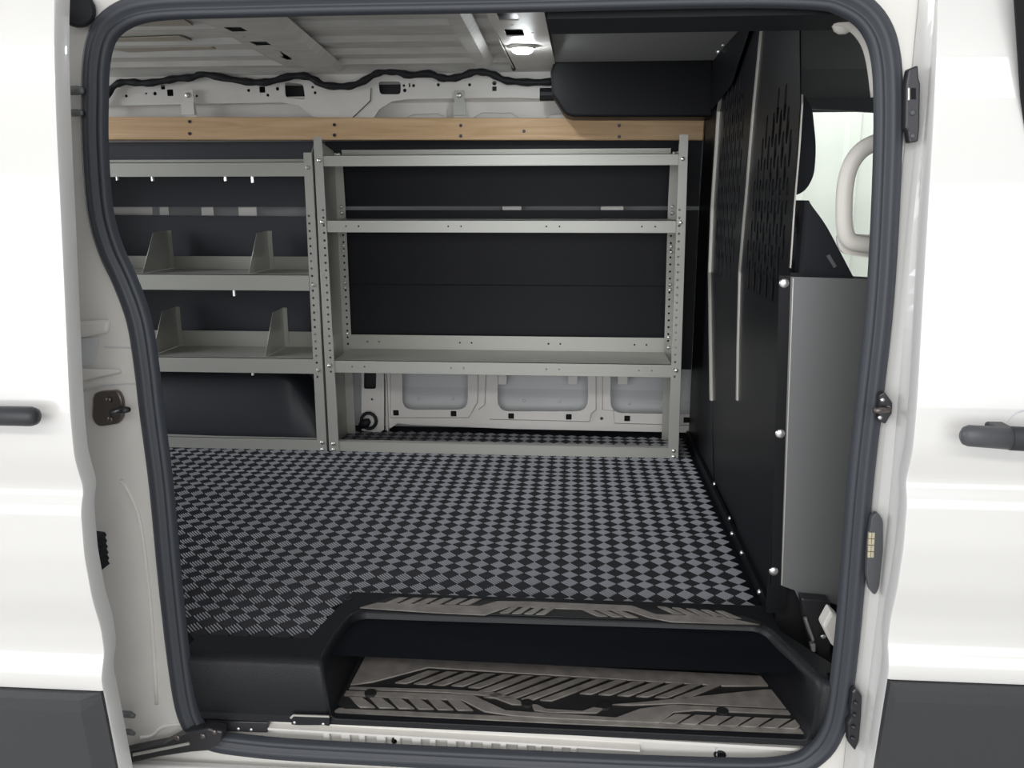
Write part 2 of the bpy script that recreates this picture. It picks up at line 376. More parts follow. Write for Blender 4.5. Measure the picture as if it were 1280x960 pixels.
# near side: jamb plate with the door opening
def body(z):
    w = .012+.075*max(0, min(1, (z-.56)/.14))
    return sum(body_raw(z+w*k/6) for k in range(-6, 7))/13
def body_raw(z):
    T = [(-.66, 1.47), (-.30, 1.412), (-.1, 1.389), (.05, 1.374), (.105, 1.368), (.118, 1.370), (.15, 1.386), (.20, 1.384), (.26, 1.370), (.34, 1.363), (.42, 1.368), (.450, 1.383), (.50, 1.370), (.52, 1.368),
         (.60, 1.372), (.725, 1.388), (.9, 1.409), (1.04, 1.424), (1.22, 1.453), (1.36, 1.50), (1.42, 1.56)]
    for (a, p), (b, q) in zip(T, T[1:]):
        if z <= b:
            t = (z-a)/(b-a); t = max(0, t); return p+(q-p)*t
    return T[-1][1]
loop_px = [(120, 180), (120, 120), (121, 85), (126, 55), (136, 35), (155, 20), (182, 11), (225, 7), (300, 5), (420, 2), (640, -2), (900, -8), (1020, -6), (1055, 2), (1080, 17), (1096, 38), (1105, 65), (1109, 105), (1109, 180), (1104, 300), (1097, 400),
           (1086, 500), (1075, 600), (1065, 720), (1058, 800), (1048, 880), (1038, 915), (1020, 940), (985, 957), (900, 960), (640, 950), (400, 938), (310, 931), (262, 922), (240, 900), (228, 850), (214, 730), (203, 610), (191, 515), (184, 455), (175, 400), (158, 352), (139, 310), (126, 260)]
YS = 1.485
loop = smooth_path([(at(px, py, YS).x, at(px, py, YS).z) for px, py in loop_px], 4, True)
nl = MB()
plate_o = [(-2.2, -.35), (.556, -.35), (.556, 1.43), (-2.2, 1.43)]
wn_ = plate('wall_near', plate_o, [[tuple(p) for p in loop]], .012, 'Y', 1.497, M['jamb_paint'])
struct(wn_, 'white painted door jamb framing the open side doorway', 'wall')
# returns of the right pillar, following the body curve
zs = [-.35+i*.03 for i in range(58)]
jr = MB().loft([[(.546, 1.488, z), (.556, 1.474, z), (.566+.004*math.sin(z*5), 1.462, z), (.580, body(z)+.045, z), (.581, body(z)+.012, z), (.62, body(z)+.012, z)] for z in zs], False)
jr.build('pillar_return', M['white_paint'], wn_, smooth=False)
# inner return of the opening
ir = MB().loft([[(p.x, 1.492, p.y) for p in loop], [(p.x, 1.515, p.y) for p in loop]], True)
ir.build('opening_lip', M['rubber_black'], wn_)
# rubber seal swept round the opening, three lips
N = len(loop); prof = [(-.0215, .004), (-.020, -.010), (-.014, -.016), (-.009, -.010), (-.005, -.009), (-.001, -.017), (.007, -.020), (.011, -.014), (.015, -.016), (.021, -.011), (.0225, .004)]
rings = []
for i in range(N):
    p = loop[i]; t = (loop[(i+1) % N]-loop[i-1]).normalized(); n = Vector((t.y, -t.x))
    rings.append([(p.x+n.x*-u, YS+w, p.y+n.y*-u) for u, w in prof])
rings.append(rings[0])
sealm = MB().loft(rings, False).build('trim_1', M['seal_rubber'], smooth=True)
struct(sealm, 'dark grey rubber weather seal running round the door opening', 'weather seal')

# sill between seal and step
sill = thing('trim_2', None, None, (-.15, 1.52, -.2)); struct(sill, 'white painted door sill with roller track below the step', 'door sill')
def zs_at(px, py, Y): return at(px, py, Y).z
sx0, sx1 = -.765, .50
def sl(z0, z1): return lambda x: z0+(z1-z0)*(x-sx0)/(sx1-sx0)
t0 = sl(-.133, -.151)
def strip(y_, za, zb, yb=None):
    yb = y_ if yb is None else yb
    return [[(x_, y_, t0(x_)+za) for x_ in (sx0, sx1)], [(x_, yb, t0(x_)+zb) for x_ in (sx0, sx1)]]
sm = MB(); sm.loft(strip(1.499, 0, -.007), False); sm.loft(strip(1.515, .0, 0, 1.499), False); sm.loft(strip(1.499, -.007, -.009, 1.512), False); sm.loft(strip(1.512, -.009, -.08), False)
sm.build('sill_face', M['jamb_paint'], sill)
tr = MB(); tx0, tx1 = at(318, 915, 1.50).x, at(800, 930, 1.50).x
tr.loft([[(x_, 1.512, t0(x_)-.020) for x_ in (tx0, tx1)], [(x_, 1.496, t0(x_)-.0225) for x_ in (tx0, tx1)], [(x_, 1.496, t0(x_)-.027) for x_ in (tx0, tx1)], [(x_, 1.510, t0(x_)-.029) for x_ in (tx0, tx1)]], False)
tr.build('roller_track', M['inner_white'], sill)
k = 0
for px in range(405, 730, 22):
    c0 = at(px, 920, 1.51); MB().box(c0.x, c0.x+.014+.006*(k % 2), 1.503, 1.512, t0(c0.x)-.060, t0(c0.x)-.032).build('track_rib', M['inner_white'], sill, bevel=.002); k += 1
for px, py, r in ((493, 926, .006), (640, 927, .004), (755, 935, .003)):
    c0 = at(px, py, 1.505); MB().cyl((c0.x, 1.503, c0.z), (c0.x, 1.513, c0.z), r, 10).build('drain_hole', M['void_black'], sill)
c0 = at(900, 944, 1.508); e = MB(); e.loft([[(c0.x+.0125*q*math.cos(a*.35), 1.512-.005*h, c0.z+.0085*q*math.sin(a*.35)) for a in range(18)] for q, h in ((1, 0), (1, .8), (.8, 1), (.6, .4), (.3, .35))], True, True)
e.build('rubber_plug', M['rubber_black'], sill)
MB().box(.30, .303, 1.509, 1.513, -.215, -.155).build('weld_seam', M['skin_grey'], sill)
MB().box(-2.2, .62, 1.46, 1.478, -.36, -.232).build('rocker', M['white_paint'], sill, bevel=.004)

# sliding door, parked open to the left
sd = thing('door_1', None, None, (-1.4, 1.25, -.3)); struct(sd, 'white sliding cargo door parked open on the left, dark lower cladding', 'sliding door')
zz = [.088+i*.0093 for i in range(0, 127)]
def skin(x0, x1, dy, zr, name, m, parent, edge=None, thick=.045):
    mb = MB(); rings = []
    for z in zr:
        y = body(z)+dy
        if edge == 'R': rings.append([(x0, y, z), (x1-.006, y, z), (x1-.0015, y+.0015, z), (x1, y+.006, z), (x1-.004, y+thick, z), (x0, y+thick, z)])
        else: rings.append([(x1, y, z), (x0+.006, y, z), (x0+.0015, y+.0015, z), (x0, y+.006, z), (x0+.004, y+thick, z), (x1, y+thick, z)])
    mb.loft(rings, True, True); o = mb.build(name, m, parent, smooth=True); o.data.set_sharp_from_angle(angle=.5); return o
SX = -.80
skin(-2.3, SX, -.135, zz, 'door_skin', M['white_paint'], sd, 'R')
skin(-2.3, SX-.002, -.131, [-.36+i*.028 for i in range(17)], 'lower_skin', M['white_paint'], sd, 'R')
def cladding(x0, x1, dy, name, parent, bevelR, sx):
    pr = [(-.36, .0), (-.1, .0), (.055, 0), (.078, .003), (.086, .012)]
    mb = MB()
    if bevelR: rings = [[(x0, body(z)+dy-.02+o_, z), (x1-.035, body(z)+dy-.02+o_, z), (x1-.004, body(z)+dy-.002, z), (x1-.004, body(z)+dy+.006, z), (x0, body(z)+dy+.006, z)] for z, o_ in pr]
    else: rings = [[(x1, body(z)+dy-.02+o_, z), (x0+.012, body(z)+dy-.02+o_, z), (x0+.003, body(z)+dy-.008, z), (x0+.003, body(z)+dy+.006, z), (x1, body(z)+dy+.006, z)] for z, o_ in pr]
    mb.loft(rings, True, True); return mb.build(name, M['cladding'], parent)
cladding(-2.3, SX, -.135, 'lower_cladding', sd, True, 0)
h0 = at(33, 527, 1.17)
hb = MB(); rr = [(-.30, 1), (-.012, 1), (-.004, .82), (0, .45)]
hb.loft([[(h0.x+dx, 1.200+(.016*q*math.sin(a*math.pi/8)), h0.z+.0155*q*math.cos(a*math.pi/8)) for a in range(16)] for dx, q in rr], True, True)
hb.build('pull_handle', M['handle_dark'], sd, smooth=True)
bs = at(131, 683, 1.33); gm = MB()
gm.prism([(bs.x-.05, bs.z-.035), (bs.x-.05, bs.z+.035)]+[(bs.x+.006+(.003 if i % 2 else 0), bs.z+.03-i*.0055) for i in range(12)], 'Y', 1.30, 1.325)
gm.build('bump_stop', M['rubber_black'], sd)

# front passenger door, closed, right
pd_ = thing('door_2', None, None, (1.1, 1.38, -.3)); struct(pd_, 'white closed front passenger door at the right, dark lower cladding', 'car door')
skin(.562, 1.6, 0, zz, 'door_skin', M['white_paint'], pd_, 'L')
skin(.564, 1.6, .004, [-.36+i*.028 for i in range(17)], 'lower_skin', M['white_paint'], pd_, 'L')
cladding(.562, 1.6, 0, 'lower_cladding', pd_, False, 0)
h0 = at(1200, 544, 1.32)
def hring(dx, q, dz=0): return [(h0.x+dx, 1.318+(.014*q*math.sin(a*math.pi/8)), h0.z+dz+.0175*q*math.cos(a*math.pi/8)) for a in range(16)]
MB().loft([hring(0, .4), hring(.004, .8), hring(.012, 1), hring(.075, 1.06, -.003)], True, True).build('pull_handle', M['handle_grey'], pd_, smooth=True)
hd = MB().loft([hring(.076, 1.12, -.003), hring(.25, 1.2, -.008)], True, True).build('handle_grip', M['handle_dark'], pd_, smooth=True)
MB().box(h0.x+.06, h0.x+.09, 1.32, 1.375, h0.z-.014, h0.z+.010).build('handle_stem', M['handle_dark'], pd_, bevel=.004)
c0 = at(1290, 532, 1.372); MB().loft([[(c0.x+.045*q*math.cos(a*.3142), 1.371+d, c0.z+.03*q*math.sin(a*.3142)) for a in range(20)] for q, d in ((1, 0), (.94, -.0015), (.86, .001), (.5, .002))], True, True).build('handle_cup', M['skin_grey'], pd_)
w0 = uvY([(1264, -30), (1400, -30), (1400, 250), (1292, 250), (1274, 120)], 1.425)
plate('window_glass', w0, [], .006, 'Y', 1.420, M['void_black'], pd_)

# cab beyond the partition
struct(MB().prism([(1.56, 1.22), (1.70, 1.33), (3.05, 1.34), (3.2, 1.26), (3.26, 1.22), (3.26, 1.40), (1.52, 1.40)], 'X', XB+.02, 2.2).build('ceiling_cab', M['headliner']), 'dark headliner over the cab, right of the partition', 'headliner')
wc = thing('window_1', None, None, (1.0, 3.2, .6)); struct(wc, 'far cab side window with a pale wall outside', 'window')
plate('window_frame', [(.47, -.1), (2.2, -.1), (2.2, 1.36), (.47, 1.36)], [rounded([(.80, .64), (1.7, .60), (1.5, 1.16), (1.2, 1.205), (.80, 1.23)], .03)], .03, 'Y', 3.215, M['headliner'], wc)
plate('window_pane', [(.62, .60), (1.75, .56), (1.75, 1.25), (.62, 1.25)], [], .004, 'Y', 3.235, M['glass'], wc)
dh = MB().prism([(1.52, 1.215), (1.60, 1.205), (1.64, 1.25), (1.64, 1.30), (1.52, 1.30)], 'X', -.052, .47).build('trim_3', M['rubber_black']); struct(dh, 'black trim strip along the top of the doorway, above the partition', 'door trim')
MB().box(.385, .50, 1.545, 1.60, 1.218, 1.24).build('grey_end', M['headliner_grey'], dh, bevel=.004)
tp = MB().tube(smooth_path([at(px, py, 1.57) for px, py in ((1045, 22), (1068, 32), (1084, 52), (1092, 80), (1097, 120))], 3), .012, 8)
pt = tp.build('trim_4', M['beige'], smooth=True); struct(pt, 'pale pillar trim peeping out at the top right corner of the doorway', 'pillar trim')
c0 = at(1054, 28, 1.58); MB().dome((c0.x, c0.y, c0.z), (0, -1, -.3), .02, .015, 12).build('clip', M['beige'], pt, smooth=True)

# ------------------------------------------------------------------ partition
pa = thing('bulkhead_partition', 'tall black perforated steel partition between cargo bay and cab', 'partition', (XB, 2.5, 0))
def slots_for(pts_uv, ymin, ymax, zfun, dy, dz, w, h):
    hs = []; r = 0; y = ymin
    while y <= ymax:
        zlo, zhi = zfun(y); z = zlo+(dz/2 if r % 2 else 0)
        while z <= zhi:
            hs.append([(y+w*math.cos(t*math.pi/5)*(1 if abs(math.sin(t*math.pi/5)) < .99 else 1), z+h*math.sin(t*math.pi/5)) for t in range(10)]); z += dz
        y += dy; r += 1
    return hs
top = 1.325
pn_near = uvX([(1000, 26), (1001, 130), (992, 260), (985, 345), (976, 500), (966, 700), (957, 757), (921, 682), (919, 520), (922, 340), (929, 260), (939, 140), (950, 22)], XB)
pn_near = [(y, max(.005, min(z, 1.33))) for y, z in pn_near]
pn_mid = uvX([(956, 18), (945, 140), (935, 260), (928, 340), (924, 500), (923, 684), (889, 606), (886, 500), (884, 340), (887, 260), (895, 140), (903, 85), (912, 50), (920, 25)], XB)
pn_mid = [(y, max(.005, min(z, 1.34))) for y, z in pn_mid]
pn_far = uvX([(914, 45), (906, 85), (898, 140), (890, 260), (887, 340), (889, 500), (892, 604)], XB)
pn_far = [(y, max(.005, min(z, 1.34))) for y, z in pn_far]+[(3.2, .005), (3.2, .9), (3.17, 1.12), (3.12, 1.33)]
def inside(pt, poly):
    c = False
    for (x1, y1), (x2, y2) in zip(poly, poly[1:]+poly[:1]):
        if (y1 > pt[1]) != (y2 > pt[1]) and pt[0] < (x2-x1)*(pt[1]-y1)/(y2-y1)+x1: c = not c
    return c
def perforate(region_px, dy, dz, w, h):
    reg = uvX(region_px, XB); us = [p[0] for p in reg]; vs_ = [p[1] for p in reg]; hs = []; r = 0; y = min(us)
    while y < max(us):
        z = min(vs_)+(dz/2 if r % 2 else 0)
        while z < max(vs_):
            if inside((y, z), reg): hs.append([(y+w*math.cos(t*math.pi/5), z+h*math.sin(t*math.pi/5)) for t in range(10)])
            z += dz
        y += dy; r += 1
    return hs
h1 = perforate([(996, 128), (990, 230), (983, 300), (975, 345), (972, 385), (955, 378), (933, 340), (936, 300), (942, 230), (950, 190), (975, 120)], .034, .10, .0140, .041)
h2 = perforate([(933, 110), (926, 200), (920, 280), (916, 340), (903, 352), (893, 340), (895, 270), (902, 160), (908, 105)], .034, .10, .0135, .040)
plate('panel', pn_near, h1, .003, 'X', XB, M['partition_black'], pa)
plate('panel', pn_mid, h2, .003, 'X', XB+.004, M['partition_black'], pa)
plate('panel', pn_far, [], .003, 'X', XB+.002, M['partition_black'], pa)
def edge(pts, w, name='edge_strip', dx=-.006, d2=.004):  # bright strip covers only the stretch of edge that catches light
    rings = [[(XB+dx, y-w/2, z), (XB+dx, y+w/2, z), (XB+d2, y+w/2, z), (XB+d2, y-w/2, z)] for y, z in pts]
    return MB().loft(rings, True, True).build(name, M['edge_metal'], pa)
e1 = uvX([(905, 85), (897, 140), (889, 260), (886, 340), (887, 430), (888, 500)], XB-.004)
edge(e1, .016)
e2 = uvX([(952, 30), (941, 140), (931, 260), (924, 340), (922, 430), (921, 500)], XB-.004)
edge(e2, .013)
edge(uvX([(1001, 118), (1001, 130), (997, 190), (991, 260), (986, 335)], XB-.004), .004, dx=-.0025, d2=.0005)
fl_ = MB().box(XB-.022, XB+.02, 1.731, 1.737, .02, .77).build('front_flange', M['partition_black'], pa)
MB().box(XB-.012, XB-.002, 1.78, 3.18, -.002, .028).build('foot_flange', M['partition_black'], pa)
for px, py in ((893, 605), (912, 648), (915, 667), (927, 691), (949, 740)):
    c0 = atx(px, py, XB-.013); bolt(pa, c0, .0065, (-1, -.3, .3), M['zinc'])
for px, py in ((884, 79), (898, 64), (904, 55)): bolt(pa, atx(px, py, XB-.018), .009, (-1, -.6, 0), M['zinc'])
ga = plate('corner_gusset', [(2.30, 1.385), (2.98, 1.37), (2.98, 1.20), (2.60, 1.24)], [], .003, 'X', XB-.008, M['partition_black'], pa)
# side panel
sp_ = thing('side_panel', 'plain grey sheet panel bolted to the near edge of the partition', 'panel', (.52, 1.74, .06))
plate('sheet', [(.434, .763), (.60, .759), (.60, .044), (.460, .092)], [], .003, 'Y', 1.722, M['side_grey'], sp_)
MB().prism([(.438, .76), (.4395, .76), (.463, .094), (.4605, .094)], 'Y', 1.7195, 1.7245).build('bright_edge', M['edge_metal'], sp_)
MB().prism([(.412, .765), (.436, .765), (.461, .09), (.440, .09)], 'Y', 1.724, 1.730).build('bolt_flange', M['partition_black'], sp_)
for px, py in ((980, 354), (975, 542), (967, 714)):
    c0 = at(px, py, 1.722); bolt(sp_, c0, .0105, (0, -1, 0), M['zinc'], h=.45)

# overhead filler box
ob = thing('overhead_filler', 'black filler box hung under the roof beside the partition', 'filler box', (.2, 3.1, 1.2))
op = uvY([(694, 72), (893, 68), (893, 146), (716, 146), (706, 143), (690, 118), (688, 90)], 2.995)
MB().prism(op, 'Y', 2.995, 3.145).build('box_shell', M['partition_black'], ob, bevel=.010, seg=3)
c0 = at(682, 118, 3.08); MB().cyl((c0.x-.02, 3.08, c0.z), (c0.x+.04, 3.08, c0.z), .022, 12).build('end_plug', M['rubber_black'], ob)

# ------------------------------------------------------------------ ceiling lamp
def dome_lamp(x, y, z, label):
    lp = thing('dome_lamp', label, 'lamp', (x, y, z+.01))
    MB().cyl((x, y, z+.010), (x, y, z), .038, 20).build('lamp_bezel', M['inner_white'], lp)
    MB().loft([[(x+.031*q*math.cos(a*.3142), y+.036*q*math.sin(a*.3142), z-d) for a in range(20)] for q, d in ((1, 0), (.95, .006), (.7, .010), (.3, .012))], True, True).build('lamp_lens', M['lamp_lens'], lp)
c0 = atz(653, 61, 1.352)
dome_lamp(c0.x, c0.y, 1.350, 'small round lit roof lamp on the white roof header near the partition')
cb = MB().tube(smooth_path([atz(px, py, 1.372) for px, py in ((614, 10), (624, 30), (634, 50), (640, 75), (642, 88), (634, 97))], 3), .009, 7)
tag(cb.build('lamp_cable', M['rubber_black'], smooth=True), 'black cable running beside the lit roof lamp', 'cable')

# ------------------------------------------------------------------ liner panels, plank, brackets, loom
def gp(x): return .872+.0    # gap height
XS = -.94                           # joint between rear and front liner sheets, behind the shelf posts
lu = thing('wall_liner', 'black wall liner panel above the narrow gap, behind the tops of the right shelves', 'liner panel', (-.25, 3.2, .88), 'liner panels of the far wall')
MB().box(XS+.001, .4555, 3.195, 3.203, .886, 1.125).build('panel', M['liner_black'], lu)
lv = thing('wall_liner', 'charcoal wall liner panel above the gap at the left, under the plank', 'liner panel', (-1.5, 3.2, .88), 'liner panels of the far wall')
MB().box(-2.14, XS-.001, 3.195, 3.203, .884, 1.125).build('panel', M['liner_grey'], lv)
ll = thing('wall_liner', 'large black wall liner panel behind the two middle bays of the right shelves', 'liner panel', (-.25, 3.2, .26), 'liner panels of the far wall')
MB().box(XS+.001, .4555, 3.195, 3.203, .27, .872).build('panel', M['liner_black'], ll)
MB().box(-.86, .42, 3.1935, 3.1955, .588, .592).build('panel_groove', M['void_black'], ll)
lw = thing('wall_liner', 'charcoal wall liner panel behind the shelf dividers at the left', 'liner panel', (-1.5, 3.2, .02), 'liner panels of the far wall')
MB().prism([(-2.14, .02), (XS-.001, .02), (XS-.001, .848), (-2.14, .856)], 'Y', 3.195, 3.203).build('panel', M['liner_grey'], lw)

pk = thing('wooden_plank', 'long pine plank screwed along the wall above the shelving', 'plank', (-.7, 3.17, 1.12))
MB().prism([(-2.14, 1.135), (.4545, 1.118), (.4545, 1.193), (-2.14, 1.219)], 'Y', 3.155, 3.19).build('board', M['pine'], pk, bevel=.003)
for px, pys in ((237, (152, 167)), (418, (156, 169)), (576, (157, 170)), (774, (157, 171)), (655, (164,))):
    for py in pys:
        c0 = at(px, py, 3.1545); MB().cyl((c0.x, 3.153, c0.z), (c0.x, 3.16, c0.z), .0062, 10).build('screw', M['dark_metal'], pk)
for (pts, mm, lab) in (([(228, 112), (241, 112), (243, 128), (247, 147), (233, 147), (230, 128)], M['inner_white'], 'white painted bracket holding the plank, left one above the dividers'),
                       ([(568, 113), (580, 113), (581, 129), (583, 149), (567, 149), (568, 129)], M['shelf_grey'], 'bare metal bracket holding the plank at mid length')):
    b = thing('plank_bracket', lab, 'bracket', at(pts[0][0], 147, 3.17), 'brackets above the plank')
    plate('strap', uvY(pts, 3.168), [], .004, 'Y', 3.168, mm, b)
    q0, q1 = at(pts[0][0], 128, 3.165), at(pts[1][0], 128, 3.165)
    MB().box(q0.x-.003, q1.x+.006, 3.157, 3.166, q0.z-.045, q0.z).build('lower_leg', mm, b)
    c0 = at((pts[0][0]+pts[1][0])/2, 119, 3.165); bolt(b, c0, .010, mat=M['zinc'])
tg = at(768, 148, 3.15); tag(MB().box(tg.x-.022, tg.x+.022, 3.152, 3.157, tg.z-.004, tg.z+.006).build('paper_tag', M['beige'], bevel=.001), 'small cream tag on the plank under the black filler box', 'tag')
lm = [(126, 138), (133, 122), (141, 109), (152, 103), (168, 103), (184, 104), (205, 101), (222, 98), (240, 97), (252, 92), (268, 95), (300, 101), (320, 103), (338, 102), (360, 96), (380, 95), (392, 99), (404, 106), (424, 108), (440, 107), (455, 101), (470, 92), (482, 89), (497, 90), (512, 94), (536, 92), (550, 97), (564, 98), (578, 95), (592, 90), (604, 90), (618, 94), (630, 100), (645, 102), (668, 103), (692, 102)]
tag(MB().tube(smooth_path([at(px, py, 3.165) for px, py in lm], 3), [.0125+.002*math.sin(i*1.7) for i in range(len(lm)*3-2)], 8, .8).build('wiring_loom', M['rubber_black'], smooth=True), 'black wavy wiring loom along the top of the far wall', 'wiring')
gr = thing('cable_grommet', 'round black cable loop low on the far wall behind the shelf end', 'grommet', at(460, 536, 3.17))
c0 = at(461, 526, 3.165)
MB().tube([(c0.x+.030*math.cos(a*.45), 3.165, c0.z+.032*math.sin(a*.45)) for a in range(14)], .007, 7, closed=True).build('ring', M['rubber_black'], gr, smooth=True)
MB().tube([(c0.x-.03, 3.17, c0.z-.02), (c0.x-.01, 3.15, c0.z-.005), (c0.x+.006, 3.15, c0.z+.004)], [.016, .018, .012], 8).build('plug', M['rubber_black'], gr, smooth=True)

# ------------------------------------------------------------------ wheel arch cover
wa = MB(); prof = [(-2.06, 0.0), (-2.06, .20), (-1.62, .285), (-1.52, .292), (-1.16, .285), (-1.08, .262), (-.965, .10), (-.935, .005)]
prof = rounded(prof, .05, 4)
wa.loft([[(u, y, v*s_) for u, v in prof] for y, s_ in ((3.19, 1.06), (3.06, 1.03), (3.035, 1.0), (3.02, .93), (2.985, .2), (2.98, .01))], False)
tag(wa.build('wheel_arch_cover', M['arch_black'], smooth=True), 'moulded black wheel arch cover under the left shelving unit', 'cover')

# ------------------------------------------------------------------ shelving
def end_post(parent, x, side, warp, hz0, hz1, ztop, zchamf, name='end_panel', hole=True):
    """sheet end panel with front and rear flanges; side=+1 flange runs to +X"""
    T = .002; yb, yt = 3.185, 3.15
    sheet = plate(name, [(YF, -.006), (yb, -.006), (yb, .9), (yt, ztop-.035), (YF+.06 if zchamf else YF, ztop), (YF, ztop-zchamf)], [], T, 'X', x, M['shelf_grey'], parent, warp)
    w = .036; hs = []
    z = hz0
    while z < hz1 and hole: hs.append(circ(x+side*.021, z, .0042, 8)); z += .0262
    f = plate('front_flange', [(x, -.006), (x+side*w, -.006), (x+side*w*.8, ztop-zchamf), (x, ztop-zchamf)], hs, T, 'Y', YF-.001, M['shelf_grey'], sheet, warp)
    hs2 = []; z = .36
    while z < hz1 and hole: hs2.append(circ(x+side*.020, z, .0042, 8)); z += .0262
    plate('rear_flange', [(x, -.006), (x+side*.034, -.006), (x+side*.034, .9), (x+side*.030, ztop-.05), (x, ztop-.04)], hs2, T, 'Y', 3.165, M['shelf_grey'], sheet, warp)
    MB().box(min(x+side*w, x+side*(w-.002)), max(x+side*w, x+side*(w-.002)), YF, YF+.008, 0, ztop-zchamf-.03).build('flange_lip', M['edge_metal'], sheet, warp=lambda v: warp((x+(v[0]-x)*(1-.2*v[2]/ztop), v[1], v[2])))
    return sheet
def shelf(parent, x0, x1, ztop, lip, warp, holes=(), rear=.055, name='shelf', y1=3.16, rl=0):
    s = MB(); s.box(x0, x1, YF, y1, ztop-.002, ztop)
    sh = s.build(name, M['shelf_grey'], parent, warp=warp)
    plate('front_lip', [(x0, ztop-lip), (x1, ztop-lip), (x1, ztop), (x0, ztop)], [circ(hx, ztop-lip/2, .0032, 6) for hx in holes], .002, 'Y', YF+.001, M['shelf_grey'], sh, warp)
    MB().box(x0, x1, YF+.002, YF+.014, ztop-lip, ztop-lip+.002).build('lip_return', M['shelf_grey'], sh, warp=warp)
    if rear: plate('rear_lip', [(x0, ztop), (x1, ztop), (x1, ztop+rear), (x0, ztop+rear)], [circ(hx, ztop+rear*.5, .0038, 6) for hx in holes], .002, 'Y', y1, M['shelf_grey'], sh, warp)
    return sh
# right unit
ru = thing('shelving_unit', 'open grey steel shelving unit beside the partition, four plain shelves', 'shelving', (-.26, 3.05, 0), 'grey steel shelving units along the far wall')
xc = -.265
warpR = lambda v: (v[0]+.013*(v[0]+.899)/1.27*(1.06-v[2])/1.06, v[1], v[2])
xl, xr = -.899, .371
end_post(ru, xl, 1, warpR, .30, .885, 1.122, 0)
end_post(ru, xr, -1, warpR, .30, .885, 1.122, 0)
hx = [-.80, -.755, -.44, -.395, -.10, -.055, .225, .27]
shelf(ru, xl+.03, xr-.03, 1.061, .037, warpR, rear=.03)
shelf(ru, xl+.032, xr-.032, .842, .042, warpR, hx, rear=.0, y1=3.15)
shelf(ru, xl+.034, xr-.034, .343, .046, warpR, hx, rear=.055)
kr = plate('kick_rail', [(xl+.035, -.007), (xr-.035, -.007), (xr-.035, .037), (xl+.035, .037)], [], .002, 'Y', YF+.001, M['shelf_grey'], ru, warpR)
MB().box(xl+.035, xr-.035, YF, YF+.02, .036, .038).build('rail_fold', M['shelf_grey'], kr, warp=warpR)
for x_, z_ in [(xl+.016, z) for z in (1.044, .835, .322, .026, .004)]+[(xr-.016, z) for z in (1.044, .835, .322, .026, .004)]:
    bolt(ru, warpR((x_, YF-.002, z_)), .0075, mat=M['zinc'])
for x_, zl in ((xl+.018, (1.075, .885, .862, .74, .72, .60, .58, .40)), (xr-.018, (1.075, .885, .862, .74, .72, .60, .58, .40, .36))):
    for z_ in zl: bolt(ru, warpR((x_, 3.163, z_)), .0065, mat=M['zinc'], name='rear_bolt')
# left unit
lu2 = thing('shelving_unit', 'grey steel shelving unit on the left with dividers on two shelves', 'shelving', (-1.5, 3.05, 0), 'grey steel shelving units along the far wall')
xc2 = -1.45
warpL = lambda v: (v[0], v[1], v[2])
lx0, lx1 = -2.10, -.9085
end_post(lu2, lx1, -1, warpL, .28, .86, 1.075+.045, .05)
end_post(lu2, lx0, 1, warpL, .28, .86, 1.075+.045, .05)
shelf(lu2, lx0+.03, lx1-.03, 1.039, .048, warpL, rear=.02)
sA = shelf(lu2, lx0+.03, lx1-.034, .650, .056, warpL, rear=.048)
sB = shelf(lu2, lx0+.03, lx1-.034, .347, .056, warpL, rear=.06)
kl = plate('kick_rail', [(lx0+.03, 0.003), (lx1-.036, -.005), (lx1-.036, .042), (lx0+.03, .058)], [], .002, 'Y', YF+.001, M['shelf_grey'], lu2)
MB().box(lx0+.03, lx1-.036, YF, YF+.02, .040, .042).build('rail_fold', M['shelf_grey'], kl)
for z_ in (1.02, .615, .305, .030, .003): bolt(lu2, (lx1-.017, YF-.002, z_), .0075, mat=M['shelf_grey'] if z_ > .04 else M['zinc'])
for px, py in ((147, 223), (191, 224), (282, 224), (316, 226)):
    c0 = at(px, py, 2.96); MB().cyl((c0.x, c0.y, 1.04), (c0.x, c0.y, c0.z-.006), .0055, 8).build('hanging_bolt', M['zinc'], lu2)
for px, py in ((293, 368), (316, 467)):
    c0 = at(px, py, 2.95); MB().cyl((c0.x, c0.y, c0.z+.05), (c0.x, c0.y, c0.z-.006), .0055, 8).build('hanging_bolt', M['zinc'], lu2)
def divider(x, z, h, par):
    d = plate('divider', [(2.935, z+.002), (3.15, z+.002), (3.15, z+h), (3.04, z+h-.004)], [], .002, 'X', x, M['shelf_grey'], par)
    MB().box(x-.0005, x+.017, 3.148, 3.151, z+.002, z+h).build('divider_flange', M['shelf_grey'], d)
for px in (214, 338): divider(at(px, 345, 3.15).x, .650, .145, lu2)
for px in (110,): divider(at(px, 345, 3.15).x, .650, .145, lu2)
for px in (225, 357): divider(at(px, 445, 3.15).x, .347, .155, lu2)

